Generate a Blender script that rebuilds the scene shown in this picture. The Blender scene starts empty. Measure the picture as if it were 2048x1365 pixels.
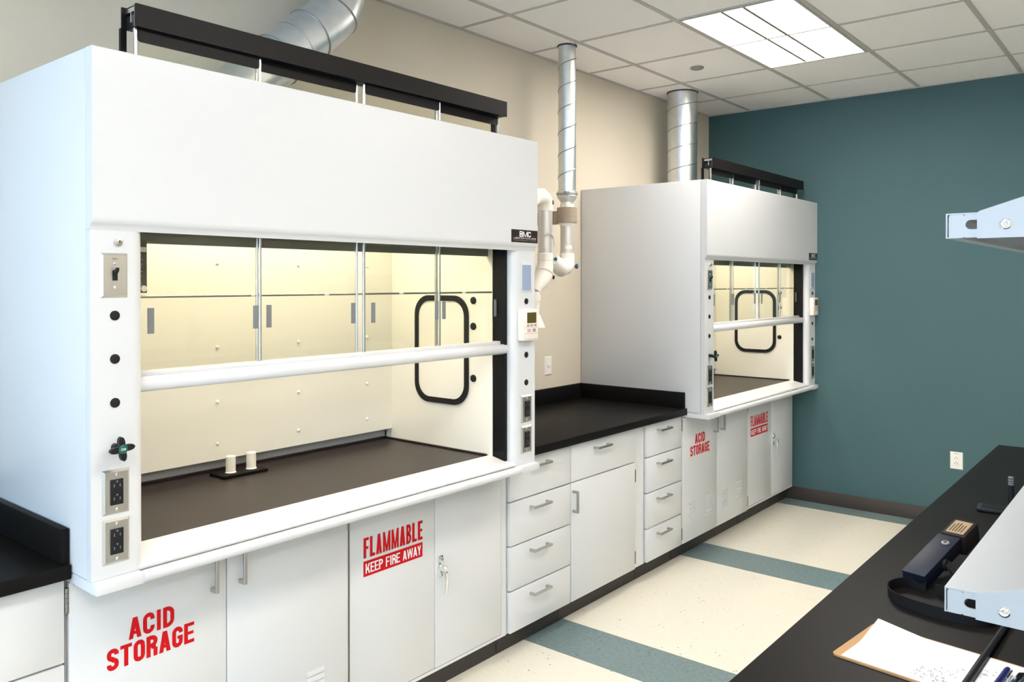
import bpy, bmesh, math, random
from mathutils import Vector, Matrix
random.seed(7)
SC = bpy.context.scene
COL = SC.collection
PI = math.pi

# ------------------------------------------------------------------ camera
YAW, PITCH = 0.6881, 0.0065
CAM = Vector((2.986, 0.0, 1.645))
F = Vector((-math.sin(YAW)*math.cos(PITCH), math.cos(YAW)*math.cos(PITCH), -math.sin(PITCH)))
R = Vector((math.cos(YAW), math.sin(YAW), 0)); U = R.cross(F)
cd = bpy.data.cameras.new('camera'); cam = bpy.data.objects.new('camera', cd); COL.objects.link(cam)
cam.matrix_world = Matrix(((R.x, U.x, -F.x, CAM.x), (R.y, U.y, -F.y, CAM.y), (R.z, U.z, -F.z, CAM.z), (0, 0, 0, 1)))
cd.sensor_width = 36.0; cd.sensor_fit = 'HORIZONTAL'
cd.lens = 36.0*1632.3/2048; cd.shift_y = (576.77-682.5)/2048; cd.clip_start = 0.02
SC.camera = cam

# ------------------------------------------------------------------ world, daylight, exposure
SC.view_settings.view_transform = 'Standard'; SC.view_settings.look = 'None'
SC.view_settings.exposure = 0.2; SC.view_settings.gamma = 1.0
SC.view_settings.use_curve_mapping = False
TROFFER = 20.0          # ceiling lens emission
HOODLAMP = 15.5
SKY = 9.0
w = bpy.data.worlds.new('world'); SC.world = w; w.use_nodes = True
bg = w.node_tree.nodes['Background']; bg.inputs[0].default_value = (0.40, 0.67, 1.0, 1); bg.inputs[1].default_value = SKY
ZC = 2.998; YT = 6.154; XR = 6.0; YB = -2.4
WINDOWS = [(0.25, 2.15, 0.95, 2.70), (3.0, 4.2, 0.95, 2.70)]
for (a, b, c, d) in WINDOWS:      # portals guide daylight sampling through the two window openings
    L = bpy.data.lights.new('window_portal', 'AREA'); L.shape = 'RECTANGLE'; L.size = b-a; L.size_y = d-c; L.cycles.is_portal = True
    o = bpy.data.objects.new('window_portal', L); COL.objects.link(o)
    o.location = ((a+b)/2, YB-0.16, (c+d)/2); o.rotation_euler = (PI/2, 0, 0)

# ------------------------------------------------------------------ materials
def srgb(r, g, b):
    f = lambda c: (c/255/12.92) if c/255 <= 0.04045 else ((c/255+0.055)/1.055)**2.4
    return (f(r), f(g), f(b), 1)
MATS = {}
def mat(name, col, rough=0.5, metal=0.0, spec=0.5, noise=0, nscale=40, bump=0, emit=0, aniso=0, coat=0):
    m = bpy.data.materials.new(name); m.use_nodes = True
    nt = m.node_tree; b = nt.nodes['Principled BSDF']
    b.inputs['Base Color'].default_value = col; b.inputs['Roughness'].default_value = rough
    b.inputs['Metallic'].default_value = metal; b.inputs['Specular IOR Level'].default_value = spec
    if coat: b.inputs['Coat Weight'].default_value = coat; b.inputs['Coat Roughness'].default_value = 0.08
    if emit:
        b.inputs['Emission Color'].default_value = col; b.inputs['Emission Strength'].default_value = emit
    if noise or bump:
        tc = nt.nodes.new('ShaderNodeTexCoord'); n = nt.nodes.new('ShaderNodeTexNoise')
        n.inputs['Scale'].default_value = nscale; n.inputs['Detail'].default_value = 4
        nt.links.new(tc.outputs['Object'], n.inputs['Vector'])
        if noise:
            mx = nt.nodes.new('ShaderNodeMix'); mx.data_type = 'RGBA'
            mx.inputs[6].default_value = tuple(c*(1-noise) for c in col[:3])+(1,)
            mx.inputs[7].default_value = tuple(min(1, c*(1+noise)) for c in col[:3])+(1,)
            nt.links.new(n.outputs['Fac'], mx.inputs[0]); nt.links.new(mx.outputs[2], b.inputs['Base Color'])
        if bump:
            bp = nt.nodes.new('ShaderNodeBump'); bp.inputs['Strength'].default_value = bump; bp.inputs['Distance'].default_value = 0.002
            nt.links.new(n.outputs['Fac'], bp.inputs['Height']); nt.links.new(bp.outputs['Normal'], b.inputs['Normal'])
    MATS[name] = m; return m
def glassmat(name, tint, refl=1.0, rough=0.01):
    m = bpy.data.materials.new(name); m.use_nodes = True; nt = m.node_tree
    for n in list(nt.nodes):
        if n.type != 'OUTPUT_MATERIAL': nt.nodes.remove(n)
    out = [n for n in nt.nodes if n.type == 'OUTPUT_MATERIAL'][0]
    t = nt.nodes.new('ShaderNodeBsdfTransparent'); t.inputs[0].default_value = tint
    g = nt.nodes.new('ShaderNodeBsdfGlossy'); g.inputs['Roughness'].default_value = rough
    lw = nt.nodes.new('ShaderNodeLayerWeight'); lw.inputs['Blend'].default_value = 0.5
    pw = nt.nodes.new('ShaderNodeMath'); pw.operation = 'POWER'; pw.inputs[1].default_value = 5.0
    fr = nt.nodes.new('ShaderNodeMath'); fr.operation = 'MULTIPLY_ADD'; fr.inputs[1].default_value = 0.96*refl; fr.inputs[2].default_value = 0.035*refl
    nt.links.new(lw.outputs['Facing'], pw.inputs[0]); nt.links.new(pw.outputs[0], fr.inputs[0])
    mx = nt.nodes.new('ShaderNodeMixShader')
    nt.links.new(fr.outputs[0], mx.inputs[0]); nt.links.new(t.outputs[0], mx.inputs[1]); nt.links.new(g.outputs[0], mx.inputs[2])
    nt.links.new(mx.outputs[0], out.inputs[0]); MATS[name] = m; return m
def speckle(name, base, speck, scale, thr, var=0.04, rough=0.35):
    m = mat(name, base, rough); nt = m.node_tree; b = nt.nodes['Principled BSDF']
    tc = nt.nodes.new('ShaderNodeTexCoord')
    n1 = nt.nodes.new('ShaderNodeTexNoise'); n1.inputs['Scale'].default_value = scale; n1.inputs['Detail'].default_value = 3
    n2 = nt.nodes.new('ShaderNodeTexVoronoi'); n2.inputs['Scale'].default_value = scale*0.55
    n3 = nt.nodes.new('ShaderNodeTexNoise'); n3.inputs['Scale'].default_value = 9
    for n in (n1, n2, n3): nt.links.new(tc.outputs['Object'], n.inputs['Vector'])
    r = nt.nodes.new('ShaderNodeValToRGB'); r.color_ramp.elements[0].position = thr; r.color_ramp.elements[0].color = speck
    r.color_ramp.elements[1].position = thr+0.05; r.color_ramp.elements[1].color = base
    sub = nt.nodes.new('ShaderNodeMath'); sub.operation = 'MULTIPLY_ADD'; sub.inputs[1].default_value = 0.6; 
    nt.links.new(n3.outputs['Fac'], sub.inputs[0]); nt.links.new(n2.outputs['Distance'], sub.inputs[2])
    nt.links.new(sub.outputs[0], r.inputs[0])
    mx = nt.nodes.new('ShaderNodeMix'); mx.data_type = 'RGBA'; mx.blend_type = 'MULTIPLY'; mx.inputs[0].default_value = 1
    r2 = nt.nodes.new('ShaderNodeValToRGB'); r2.color_ramp.elements[0].position = 0.3; r2.color_ramp.elements[1].position = 0.7
    r2.color_ramp.elements[0].color = (1-var*2, 1-var*2, 1-var*2, 1); r2.color_ramp.elements[1].color = (1, 1, 1, 1)
    nt.links.new(n1.outputs['Fac'], r2.inputs[0]); nt.links.new(r.outputs[0], mx.inputs[6]); nt.links.new(r2.outputs[0], mx.inputs[7])
    nt.links.new(mx.outputs[2], b.inputs['Base Color']); return m

mat('white', (0.80, 0.80, 0.79, 1), 0.28, spec=0.45, bump=0.02, nscale=300)
mat('white_hood', (0.66, 0.66, 0.665, 1), 0.30, spec=0.45)
mat('cab', (0.72, 0.72, 0.72, 1), 0.30, spec=0.45)
mat('cab_dark', (0.05, 0.05, 0.05, 1), 0.8)
mat('liner', (0.80, 0.775, 0.70, 1), 0.45, spec=0.3)
mat('liner_grey', (0.45, 0.45, 0.45, 1), 0.5)
mat('beige_wall', srgb(216, 206, 188), 0.75, spec=0.2, bump=0.12, nscale=180)
mat('teal_wall', srgb(72, 100, 103), 0.62, spec=0.25, bump=0.12, nscale=180)
mat('plain_wall', srgb(215, 210, 200), 0.75, spec=0.2, bump=0.1, nscale=180)
mat('tile', srgb(244, 240, 236), 0.9, spec=0.1, noise=0.05, nscale=140, bump=0.3)
mat('tee', srgb(186, 181, 174), 0.6)
mat('baseboard', srgb(74, 66, 62), 0.45)
mat('kick', srgb(58, 53, 49), 0.5)
speckle('vct_cream', srgb(236, 229, 211), srgb(168, 160, 142), 60, 0.335, 0.03, 0.30)
speckle('vct_teal', srgb(124, 143, 143), srgb(106, 124, 124), 55, 0.42, 0.13, 0.30)
mat('epoxy', srgb(22, 20, 19), 0.45, spec=0.08, noise=0.25, nscale=260, bump=0.08)
mat('epoxy_hood', srgb(44, 37, 34), 0.34, spec=0.22, noise=0.15, nscale=60, bump=0.05)
mat('galv', (0.74, 0.77, 0.78, 1), 0.36, metal=1.0, noise=0.14, nscale=26)
mat('galv_seam', (0.40, 0.41, 0.41, 1), 0.45, metal=1.0)
mat('steel', (0.60, 0.57, 0.51, 1), 0.38, metal=1.0, noise=0.06, nscale=200)
mat('nickel', (0.50, 0.49, 0.47, 1), 0.32, metal=1.0)
mat('chrome', (0.85, 0.86, 0.87, 1), 0.10, metal=1.0)
mat('alu', (0.80, 0.81, 0.82, 1), 0.26, metal=1.0)
mat('black', (0.009, 0.009, 0.010, 1), 0.45, spec=0.3)
mat('hinge_metal', (0.30, 0.29, 0.27, 1), 0.4, metal=1.0)
mat('divider', srgb(120, 114, 98), 0.6)
mat('rubber', (0.010, 0.009, 0.009, 1), 0.6, spec=0.25)
mat('bronze', srgb(19, 15, 14), 0.5, spec=0.2)
mat('dark_track', srgb(13, 13, 14), 0.5, spec=0.2)
mat('pocket_shade_grey', srgb(112, 110, 98), 0.5)  # shade of the unlit sash pocket, put into the inner header's colour
mat('pull_grey', srgb(120, 122, 125), 0.5)
mat('plate_white', srgb(238, 234, 226), 0.35)
mat('red', srgb(205, 10, 20), 0.5, spec=0.2)
mat('pink', srgb(222, 160, 160), 0.5)
mat('decal_white', (0.88, 0.88, 0.88, 1), 0.5, spec=0.2)
mat('decal_grey', srgb(150, 146, 140), 0.5, spec=0.2)
mat('brand_brown', srgb(38, 20, 14), 0.4)
mat('placard', srgb(52, 44, 26), 0.4)
mat('green_cap', srgb(18, 92, 78), 0.35)
mat('blue_knob', srgb(38, 84, 124), 0.4)
mat('arm_white', srgb(240, 235, 226), 0.4)
mat('arm_alu', (0.70, 0.68, 0.66, 1), 0.38, metal=0.7)
mat('taupe', srgb(164, 148, 132), 0.55)
mat('lcd', srgb(88, 76, 30), 0.3)
mat('monitor', srgb(240, 228, 218), 0.4)
mat('window_blue', srgb(150, 165, 190), 0.15)
mat('shelf', srgb(168, 171, 174), 0.38, spec=0.45)
mat('navy', srgb(12, 15, 34), 0.5, spec=0.25)
mat('navy_top', srgb(17, 26, 42), 0.5, spec=0.25)
mat('brown_block', srgb(34, 24, 24), 0.6, spec=0.2)
mat('tan_label', srgb(150, 126, 92), 0.6)
mat('strap', srgb(32, 30, 30), 0.8, spec=0.15, noise=0.3, nscale=400)
mat('hardboard', srgb(172, 132, 84), 0.6, noise=0.1, nscale=300)
mat('paper', srgb(222, 221, 225), 0.7, spec=0.1)
mat('ink', srgb(70, 70, 95), 0.7)
mat('pen_blue', srgb(24, 28, 92), 0.3)
mat('lens', (1.0, 0.945, 0.88, 1), 0.5, emit=TROFFER)
mat('hood_lens', (1.0, 0.91, 0.75, 1), 0.5, emit=HOODLAMP)
glassmat('glass', (0.96, 0.96, 0.91, 1))
glassmat('window_glass', (0.97, 0.985, 0.99, 1))

# ------------------------------------------------------------------ mesh helpers
ORG = {}
class MB:
    def __init__(s): s.bm = bmesh.new()
    def box(s, x0, x1, y0, y1, z0, z1, bev=0, seg=2):
        r = bmesh.ops.create_cube(s.bm, size=1)
        for v in r['verts']:
            v.co = Vector(((x0+x1)/2+v.co.x*(x1-x0), (y0+y1)/2+v.co.y*(y1-y0), (z0+z1)/2+v.co.z*(z1-z0)))
        if bev:
            ed = list({e for v in r['verts'] for e in v.link_edges})
            bmesh.ops.bevel(s.bm, geom=ed, offset=bev, segments=seg, affect='EDGES', profile=0.5)
        return s
    def quad(s, *pts):
        s.bm.faces.new([s.bm.verts.new(p) for p in pts]); return s
    def ring(s, c, ax, r, n, u=None):
        ax = Vector(ax).normalized()
        if u is None:
            u = ax.orthogonal().normalized() if abs(ax.z) < 0.99 else Vector((1, 0, 0))
        v = ax.cross(u).normalized(); u = v.cross(ax).normalized()
        return [s.bm.verts.new(Vector(c)+u*(r*math.cos(2*PI*i/n))+v*(r*math.sin(2*PI*i/n))) for i in range(n)]
    def skin(s, rings, cap=True, closed=False):
        n = len(rings[0])
        pairs = list(zip(rings[:-1], rings[1:])) + ([(rings[-1], rings[0])] if closed else [])
        for a, b in pairs:
            for i in range(n):
                s.bm.faces.new((a[i], a[(i+1) % n], b[(i+1) % n], b[i]))
        if cap and not closed:
            s.bm.faces.new(rings[0][::-1]); s.bm.faces.new(rings[-1])
        return s
    def cyl(s, p0, p1, r0, r1=None, n=24):
        p0, p1 = Vector(p0), Vector(p1); r1 = r0 if r1 is None else r1; a = p1-p0
        u = a.normalized().orthogonal().normalized()
        return s.skin([s.ring(p0, a, r0, n, u), s.ring(p1, a, r1, n, u)])
    def lathe(s, c, ax, prof, n=28):
        c = Vector(c); ax = Vector(ax).normalized(); u = ax.orthogonal().normalized()
        return s.skin([s.ring(c+ax*h, ax, max(r, 1e-4), n, u) for (h, r) in prof])
    def tube(s, path, r, n=12, cap=True):
        P = [Vector(p) for p in path]; rings = []; u = None
        for i, p in enumerate(P):
            t = (P[min(i+1, len(P)-1)]-P[max(i-1, 0)]).normalized()
            if u is None: u = t.orthogonal().normalized()
            u = (u-t*u.dot(t)).normalized()
            rr = r[i] if isinstance(r, (list, tuple)) else r
            rings.append(s.ring(p, t, rr, n, u))
        return s.skin(rings, cap)
    def prism(s, poly, axis, a0, a1):
        # poly: list of 2-D points; axis 'x': (y,z), 'y': (x,z), 'z': (x,y)
        def m(p, a): return {'x': (a, p[0], p[1]), 'y': (p[0], a, p[1]), 'z': (p[0], p[1], a)}[axis]
        A = [s.bm.verts.new(m(p, a0)) for p in poly]; B = [s.bm.verts.new(m(p, a1)) for p in poly]
        return s.skin([A, B])
    def sphere(s, c, r, n=20, sc=(1, 1, 1)):
        x = bmesh.ops.create_uvsphere(s.bm, u_segments=n, v_segments=n//2, radius=r)
        for v in x['verts']: v.co = Vector((v.co.x*sc[0], v.co.y*sc[1], v.co.z*sc[2]))+Vector(c)
        return s
    def xf(s, M):
        bmesh.ops.transform(s.bm, matrix=M, verts=s.bm.verts); return s
    def build(s, name, m, parent=None, org=None, smooth=True, angle=0.6):
        bmesh.ops.recalc_face_normals(s.bm, faces=s.bm.faces)
        me = bpy.data.meshes.new(name); s.bm.to_mesh(me); s.bm.free()
        if org is None: org = ORG[parent.name] if parent else Vector((0, 0, 0))
        org = Vector(org)
        if org.length: me.transform(Matrix.Translation(-org))
        if smooth:
            for p in me.polygons: p.use_smooth = True
            me.set_sharp_from_angle(angle=angle)
        me.materials.append(MATS[m])
        o = bpy.data.objects.new(name, me); COL.objects.link(o)
        if parent: o.parent = parent
        else: o.location = org
        ORG[o.name] = org
        return o
def box(*a, **k): return MB().box(*a, **k)
def tag(o, label, cat, group=None):
    o['label'] = label; o['category'] = cat
    if group: o['group'] = group
    return o
def thing(name, label, cat, loc, group=None):
    o = bpy.data.objects.new(name, None); COL.objects.link(o); o.location = loc
    o.empty_display_size = 0.1; ORG[o.name] = Vector(loc)
    return tag(o, label, cat, group)
def struct(o): o['kind'] = 'structure'; return o
def sempty(name):
    o = bpy.data.objects.new(name, None); COL.objects.link(o); ORG[o.name] = Vector((0, 0, 0)); return struct(o)
def arc(cx, cy, r, a0, a1, n=6): return [(cx+r*math.cos(math.radians(a0+(a1-a0)*i/n)), cy+r*math.sin(math.radians(a0+(a1-a0)*i/n))) for i in range(n+1)]
def rrect(a0, a1, b0, b1, r, n=8):
    return arc(a1-r, b0+r, r, -90, 0, n)+arc(a1-r, b1-r, r, 0, 90, n)+arc(a0+r, b1-r, r, 90, 180, n)+arc(a0+r, b0+r, r, 180, 270, n)

# block capitals drawn as strokes: each glyph is (width, [paths]); height 1
def _arc(cx, cz, rx, rz, a0, a1, n=7): return [(cx+rx*math.cos(math.radians(a0+(a1-a0)*i/n)), cz+rz*math.sin(math.radians(a0+(a1-a0)*i/n))) for i in range(n+1)]
def glyph(ch, t, W):
    """returns list of convex quads (lists of 2-D points) for a capital of width W"""
    h = t/2; Q = []
    def rect(x0, x1, z0, z1): Q.append([(x0, z0), (x1, z0), (x1, z1), (x0, z1)])
    def para(xb, xt, w, z0=0.0, z1=1.0): Q.append([(xb, z0), (xb+w, z0), (xt+w, z1), (xt, z1)])
    def stroke(P):
        n = len(P); N = []
        for i in range(n):
            ds = []
            if i > 0: ds.append(Vector((P[i][0]-P[i-1][0], P[i][1]-P[i-1][1])).normalized())
            if i < n-1: ds.append(Vector((P[i+1][0]-P[i][0], P[i+1][1]-P[i][1])).normalized())
            d = sum(ds, Vector((0, 0))).normalized(); nn = Vector((-d.y, d.x)); k = 1/max(.4, nn.dot(Vector((-ds[0].y, ds[0].x))))
            N.append(nn*(h*k))
        for i in range(n-1):
            a, b = Vector(P[i]), Vector(P[i+1]); Q.append([tuple(a-N[i]), tuple(b-N[i+1]), tuple(b+N[i+1]), tuple(a+N[i])])
    r = (W-t)/2; c = W/2; rv = min(r, .22)     # centreline radii
    top = _arc(c, 1-h-rv, r, rv, 0, 180); bot = _arc(c, h+rv, r, rv, 180, 360)
    tb = t*.85
    if ch == 'I': rect(c-h, c+h, 0, 1)
    elif ch in 'LEFTH':
        if ch == 'T': rect(c-h, c+h, 0, 1-tb); rect(0, W, 1-tb, 1)
        else:
            rect(0, t, 0, 1)
            if ch in 'LE': rect(t, W, 0, tb)
            if ch in 'EF': rect(t, W, 1-tb, 1); rect(t, W*.92, .5-tb*.45, .5+tb*.45)
            if ch == 'H': rect(W-t, W, 0, 1); rect(t, W-t, .5-tb/2, .5+tb/2)
    elif ch == 'A':
        para(0, c-t*.55, t*1.05); para(W-t*1.05, c-t*.5, t*1.05); rect(W*.25, W*.75, .2, .2+tb*.85)
    elif ch == 'V': para(c-t*.55, 0, t*1.05); para(c-t*.5, W-t*1.05, t*1.05)
    elif ch == 'M':
        t = min(t, W*.27); s_ = t*.80
        rect(0, t, 0, 1); rect(W-t, W, 0, 1)
        para(c-s_*.5, t-s_, s_, 0, 1); para(c-s_*.5, W-t, s_, 0, 1)
    elif ch == 'N': rect(0, t, 0, 1); rect(W-t, W, 0, 1); para(W-t*1.2, 0, t*1.2)
    elif ch == 'W':
        q = W/4; s_ = t*.85
        para(q-s_*.5, 0, s_); para(q-s_*.5, c-s_*.5, s_); para(3*q-s_*.5, c-s_*.5, s_); para(3*q-s_*.5, W-s_, s_)
    elif ch == 'K': rect(0, t, 0, 1); para(t*.75, W-t*1.15, t*1.1, .34, 1.0); para(W-t*1.1, W*.36, t*1.05, 0, .62)
    elif ch == 'Y': rect(c-h, c+h, 0, .45); para(c-h, 0, t, .4, 1); para(c-h, W-t, t, .4, 1)
    elif ch == 'O': stroke(top+bot+[top[0]])
    elif ch == 'U': stroke([(h, 1)]+bot+[(W-h, 1)])
    elif ch == 'C': stroke([(W-h, .645)]+top+bot+[(W-h, .355)])
    elif ch == 'G': stroke([(W-h, .68)]+top+bot+[(W-h, .48)]); rect(c, W, .40, .40+tb*.9)
    elif ch in 'DPRB':
        rect(0, t, 0, 1)
        def bowl(z0, z1, w):
            rz = (z1-z0)/2-tb/2; rx = min(w-h-t, rz*1.1); rz2 = min(rz, .26, (z1-z0)/2-h*.9-.012)
            x0 = w-h-rx
            stroke([(t*.6, z1-h*.9), (x0, z1-h*.9)]+_arc(x0, z1-h*.9-rz2, rx, rz2, 90, 0, 5)[1:]+_arc(x0, z0+h*.9+rz2, rx, rz2, 0, -90, 5)+[(t*.6, z0+h*.9)])
        if ch == 'D': bowl(0, 1, W)
        if ch == 'P': bowl(.42, 1, W)
        if ch == 'R': bowl(.44, 1, W); rect(W-t, W, 0, .40); rect(W*.45, W-t*.4, .36, .44+tb*.6)
        if ch == 'B': bowl(.47, 1, W*.96); bowl(0, .55, W)
    elif ch == 'S':
        m = .5
        stroke([(W-h, .70)]+_arc(c, 1-h-rv*.85, r, rv*.85, 0, 180)+_arc(c, m+.19, r, .16, 180, 262, 5)+_arc(c, m-.19, r, .16, 82, 0, 5)+_arc(c, h+rv*.85, r, rv*.85, 0, -180)+[(h, .30)])
    elif ch == '2': stroke(_arc(c, 1-h-rv, r, rv, 180, 0)+[(W-h, .55), (h*1.3, h)]); rect(0, W, 0, tb)
    return Q
WID = {'I': .5, 'M': 1.42, 'W': 1.6, 'K': 1.12, 'L': .95, 'E': .98, 'F': .95, 'A': 1.08, ' ': .55}
def lettering(name, txt, x, y0, y1, z0, z1, m, parent, bold=.17):
    """flat print on a surface facing +x, fitted into the given box; bold is the stem width over the height"""
    H = z1-z0; gap = bold*.36
    nw = sum(WID.get(c, 1.0) for c in txt); W1 = ((y1-y0)/H-gap*(len(txt)-1))/nw   # unit width in heights
    mb = MB(); u = 0.0; k = 0
    for c in txt:
        w_ = WID.get(c, 1.0)*W1
        if c != ' ':
            for q in glyph(c, min(bold, w_*(.52 if c in 'LEFTH' else .41)) if c != 'I' else min(bold, w_), w_):
                k += 1; xx = x+.00002*(k % 7)
                mb.bm.faces.new([mb.bm.verts.new((xx, y0+(u+p[0])*H, z0+p[1]*H)) for p in q])
        u += w_+gap
    for f_ in mb.bm.faces:
        f_.normal_update()
        if f_.normal.x < 0: f_.normal_flip()
    me = bpy.data.meshes.new(name); mb.bm.to_mesh(me); mb.bm.free(); og = ORG[parent.name]
    me.transform(Matrix.Translation(-og)); me.materials.append(MATS[m])
    o = bpy.data.objects.new(name, me); COL.objects.link(o); o.parent = parent; ORG[o.name] = og; return o

# ================================================================== SETTING
# floor: resilient tile laid in cream fields divided by blue-grey strips
fl = struct(box(-0.1, XR+.1, YB-.1, YT+.1, -0.10, -0.004).build('floor', 'vct_cream', smooth=False))
strips = [(-1.63, -1.325), (-0.11, 0.195), (1.41, 1.715), (2.932, 3.237), (4.447, 4.752), (5.972, YT)]
prev = YB
for a, b in strips:
    box(0.0, XR, prev+.0006, a-.0006, -0.004, 0.0).build('cream_field', 'vct_cream', fl, smooth=False)
    box(0.0, XR, a, b, -0.004, 0.0).build('accent_strip', 'vct_teal', fl, smooth=False)
    prev = b
# walls
struct(box(-0.12, 0.0, YB-.12, YT+.12, -0.1, ZC+.2).build('wall_left', 'beige_wall', smooth=False))
struct(box(0.0, XR, YT, YT+.12, -0.1, ZC+.2).build('wall_far', 'teal_wall', smooth=False))
struct(box(XR, XR+.12, YB-.12, YT+.12, -0.1, ZC+.2).build('wall_right', 'plain_wall', smooth=False))
wb = MB(); xs = 0.0
for (a, b, c, d) in WINDOWS:
    wb.box(xs, a, YB-.12, YB, -0.1, ZC+.2); wb.box(a, b, YB-.12, YB, -0.1, c); wb.box(a, b, YB-.12, YB, d, ZC+.2); xs = b
wb.box(xs, XR, YB-.12, YB, -0.1, ZC+.2); struct(wb.build('wall_back', 'plain_wall', smooth=False))
for i, (a, b, c, d) in enumerate(WINDOWS):
    wn = sempty('window_%d' % (i+1)); fr = MB(); mid = (a+b)/2
    for x0, x1 in ((a, a+.05), (mid-.025, mid+.025), (b-.05, b)): fr.box(x0, x1, YB-.09, YB-.03, c, d)
    for z0, z1 in ((c, c+.05), (d-.05, d)):
        fr.box(a+.05, mid-.025, YB-.09, YB-.03, z0, z1); fr.box(mid+.025, b-.05, YB-.09, YB-.03, z0, z1)
    fr.build('window_frame', 'alu', wn, smooth=False)
    for x0, x1 in ((a+.05, mid-.025), (mid+.025, b-.05)): box(x0, x1, YB-.064, YB-.058, c+.05, d-.05).build('pane', 'window_glass', wn, smooth=False)
    box(a-.04, b+.04, YB-.02, YB+.08, c-.03, c, bev=.004).build('window_sill', 'plate_white', wn)
struct(box(0.60, XR, YT-.008, YT, 0.0, 0.098, bev=.002).build('baseboard_far', 'baseboard'))
struct(box(XR-.008, XR, YB, YT-.008, 0.0, 0.098).build('baseboard_right', 'baseboard', smooth=False))
# ceiling: lay-in tiles on an exposed grid
ce = struct(box(-0.1, XR+.1, YB-.1, YT+.1, ZC+.16, ZC+.2).build('ceiling', 'plain_wall', smooth=False))
GX = [0.35+.61*i for i in range(10)]; GY = [3.184+.61*i for i in range(-9, 5)]
TW = 0.012
for x in GX:
    if x < XR: box(x-TW, x+TW, YB, YT, ZC-.001, ZC+.006).build('main_tee', 'tee', ce, smooth=False)
for y in GY:
    if y > YB: box(0.0, XR, y-TW*.8, y+TW*.8, ZC-.0004, ZC+.005).build('cross_tee', 'tee', ce, smooth=False)
box(0.0, .018, YB, YT, ZC-.003, ZC+.006).build('wall_angle', 'tee', ce, smooth=False)
box(0.018, XR, YT-.018, YT, ZC-.003, ZC+.006).build('wall_angle', 'tee', ce, smooth=False)
xsl = [0.0]+[x for x in GX if x < XR]+[XR]; ysl = [YB]+[y for y in GY if YB+.05 < y < YT]+[YT]
# troffers occupy two tiles along Y
LIGHTS = []
def gi(x): return min(range(len(xsl)), key=lambda i: abs(xsl[i]-x))
def gj(y): return min(range(len(ysl)), key=lambda i: abs(ysl[i]-y))
LIGHTS = [(0.96, 3.794), (2.18, 1.354), (2.18, -1.086), (3.40, 3.794), (4.62, 1.354), (4.62, -1.086)]
taken = set()
for lx, ly in LIGHTS:
    i, j = gi(lx), gj(ly); taken |= {(i, j), (i, j+1)}
tcache = {}
for i in range(len(xsl)-1):
    for j in range(len(ysl)-1):
        if (i, j) in taken: continue
        wx, wy = xsl[i+1]-xsl[i], ysl[j+1]-ysl[j]
        k = (round(wx, 3), round(wy, 3))
        if k not in tcache:
            o = box(-wx/2+.004, wx/2-.004, -wy/2+.004, wy/2-.004, 0, .015, bev=.002, seg=1).build('ceiling_tile', 'tile', ce, org=(0, 0, 0), smooth=False)
            tcache[k] = o.data
        else:
            o = bpy.data.objects.new('ceiling_tile', tcache[k]); COL.objects.link(o); o.parent = ce
        o.location = ((xsl[i]+xsl[i+1])/2, (ysl[j]+ysl[j+1])/2, ZC+.004)
LAB = ['bright recessed fluorescent ceiling light nearest the teal wall', 'recessed fluorescent ceiling light above the aisle just left of the camera',
       'recessed fluorescent ceiling light in front of the window left of the island', 'recessed fluorescent ceiling light above the far end of the island',
       'recessed fluorescent ceiling light high on the far right side of the island', 'recessed fluorescent ceiling light in front of the window right of the island']
for (lx, ly), lab in zip(LIGHTS, LAB):
    t = thing('ceiling_light', lab, 'ceiling light', (lx+.305, ly+.61, ZC), 'fluorescent ceiling lights')
    x0, x1, y0, y1 = lx+.014, lx+.596, ly+.012, ly+1.208
    f = MB()
    f.box(x0, x0+.012, y0, y1, ZC-.004, ZC+.05).box(x1-.012, x1, y0, y1, ZC-.004, ZC+.05)
    f.box(x0+.012, x1-.012, y0, y0+.010, ZC-.004, ZC+.05).box(x0+.012, x1-.012, y1-.010, y1, ZC-.004, ZC+.05)
    f.box(x0+.012, x1-.012, y0+.01, y1-.01, ZC+.04, ZC+.05)
    f.build('frame', 'tee', t, smooth=False)
    d1, d2 = lx+.238, lx+.352
    for a, b in ((x0+.012, d1-.004), (d1+.004, d2-.004), (d2+.004, x1-.012)):
        box(a, b, y0+.010, y1-.010, ZC+.006, ZC+.010).build('lens', 'lens', t, smooth=False)
    for d in (d1, d2): box(d-.008, d+.008, y0+.01, y1-.01, ZC+.000, ZC+.005).build('divider', 'divider', t, smooth=False)
tag(MB().lathe((.62, 4.71, ZC+.002), (0, 0, -1), [(0, .042), (.004, .042), (.010, .036), (.012, .02), (.012, .0)], 32).build('sprinkler_cover', 'decal_grey', org=(.62, 4.71, ZC)),
    'small round white cover plate on the ceiling tile beside the bright light', 'sprinkler cover')

# ================================================================== FUME HOODS
def fascia_screw(mb, x, y, z, r=.0035): mb.lathe((x, y, z), (1, 0, 0), [(-.002, r), (.001, r), (.002, r*.6), (.002, .0)], 12)

def wall_plate(x, yc, zc, w, h, parent, m, pname='outlet_plate'):
    mb = MB(); y0, y1, z0, z1 = yc-w/2, yc+w/2, zc-h/2, zc+h/2; b = .006
    A = [(x, y0, z0), (x, y1, z0), (x, y1, z1), (x, y0, z1)]; B = [(x+.006, y0+b, z0+b), (x+.006, y1-b, z0+b), (x+.006, y1-b, z1-b), (x+.006, y0+b, z1-b)]
    va = [mb.bm.verts.new(p) for p in A]; vb = [mb.bm.verts.new(p) for p in B]
    mb.skin([va, vb]); return mb.build(pname, m, parent, smooth=False)

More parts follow.
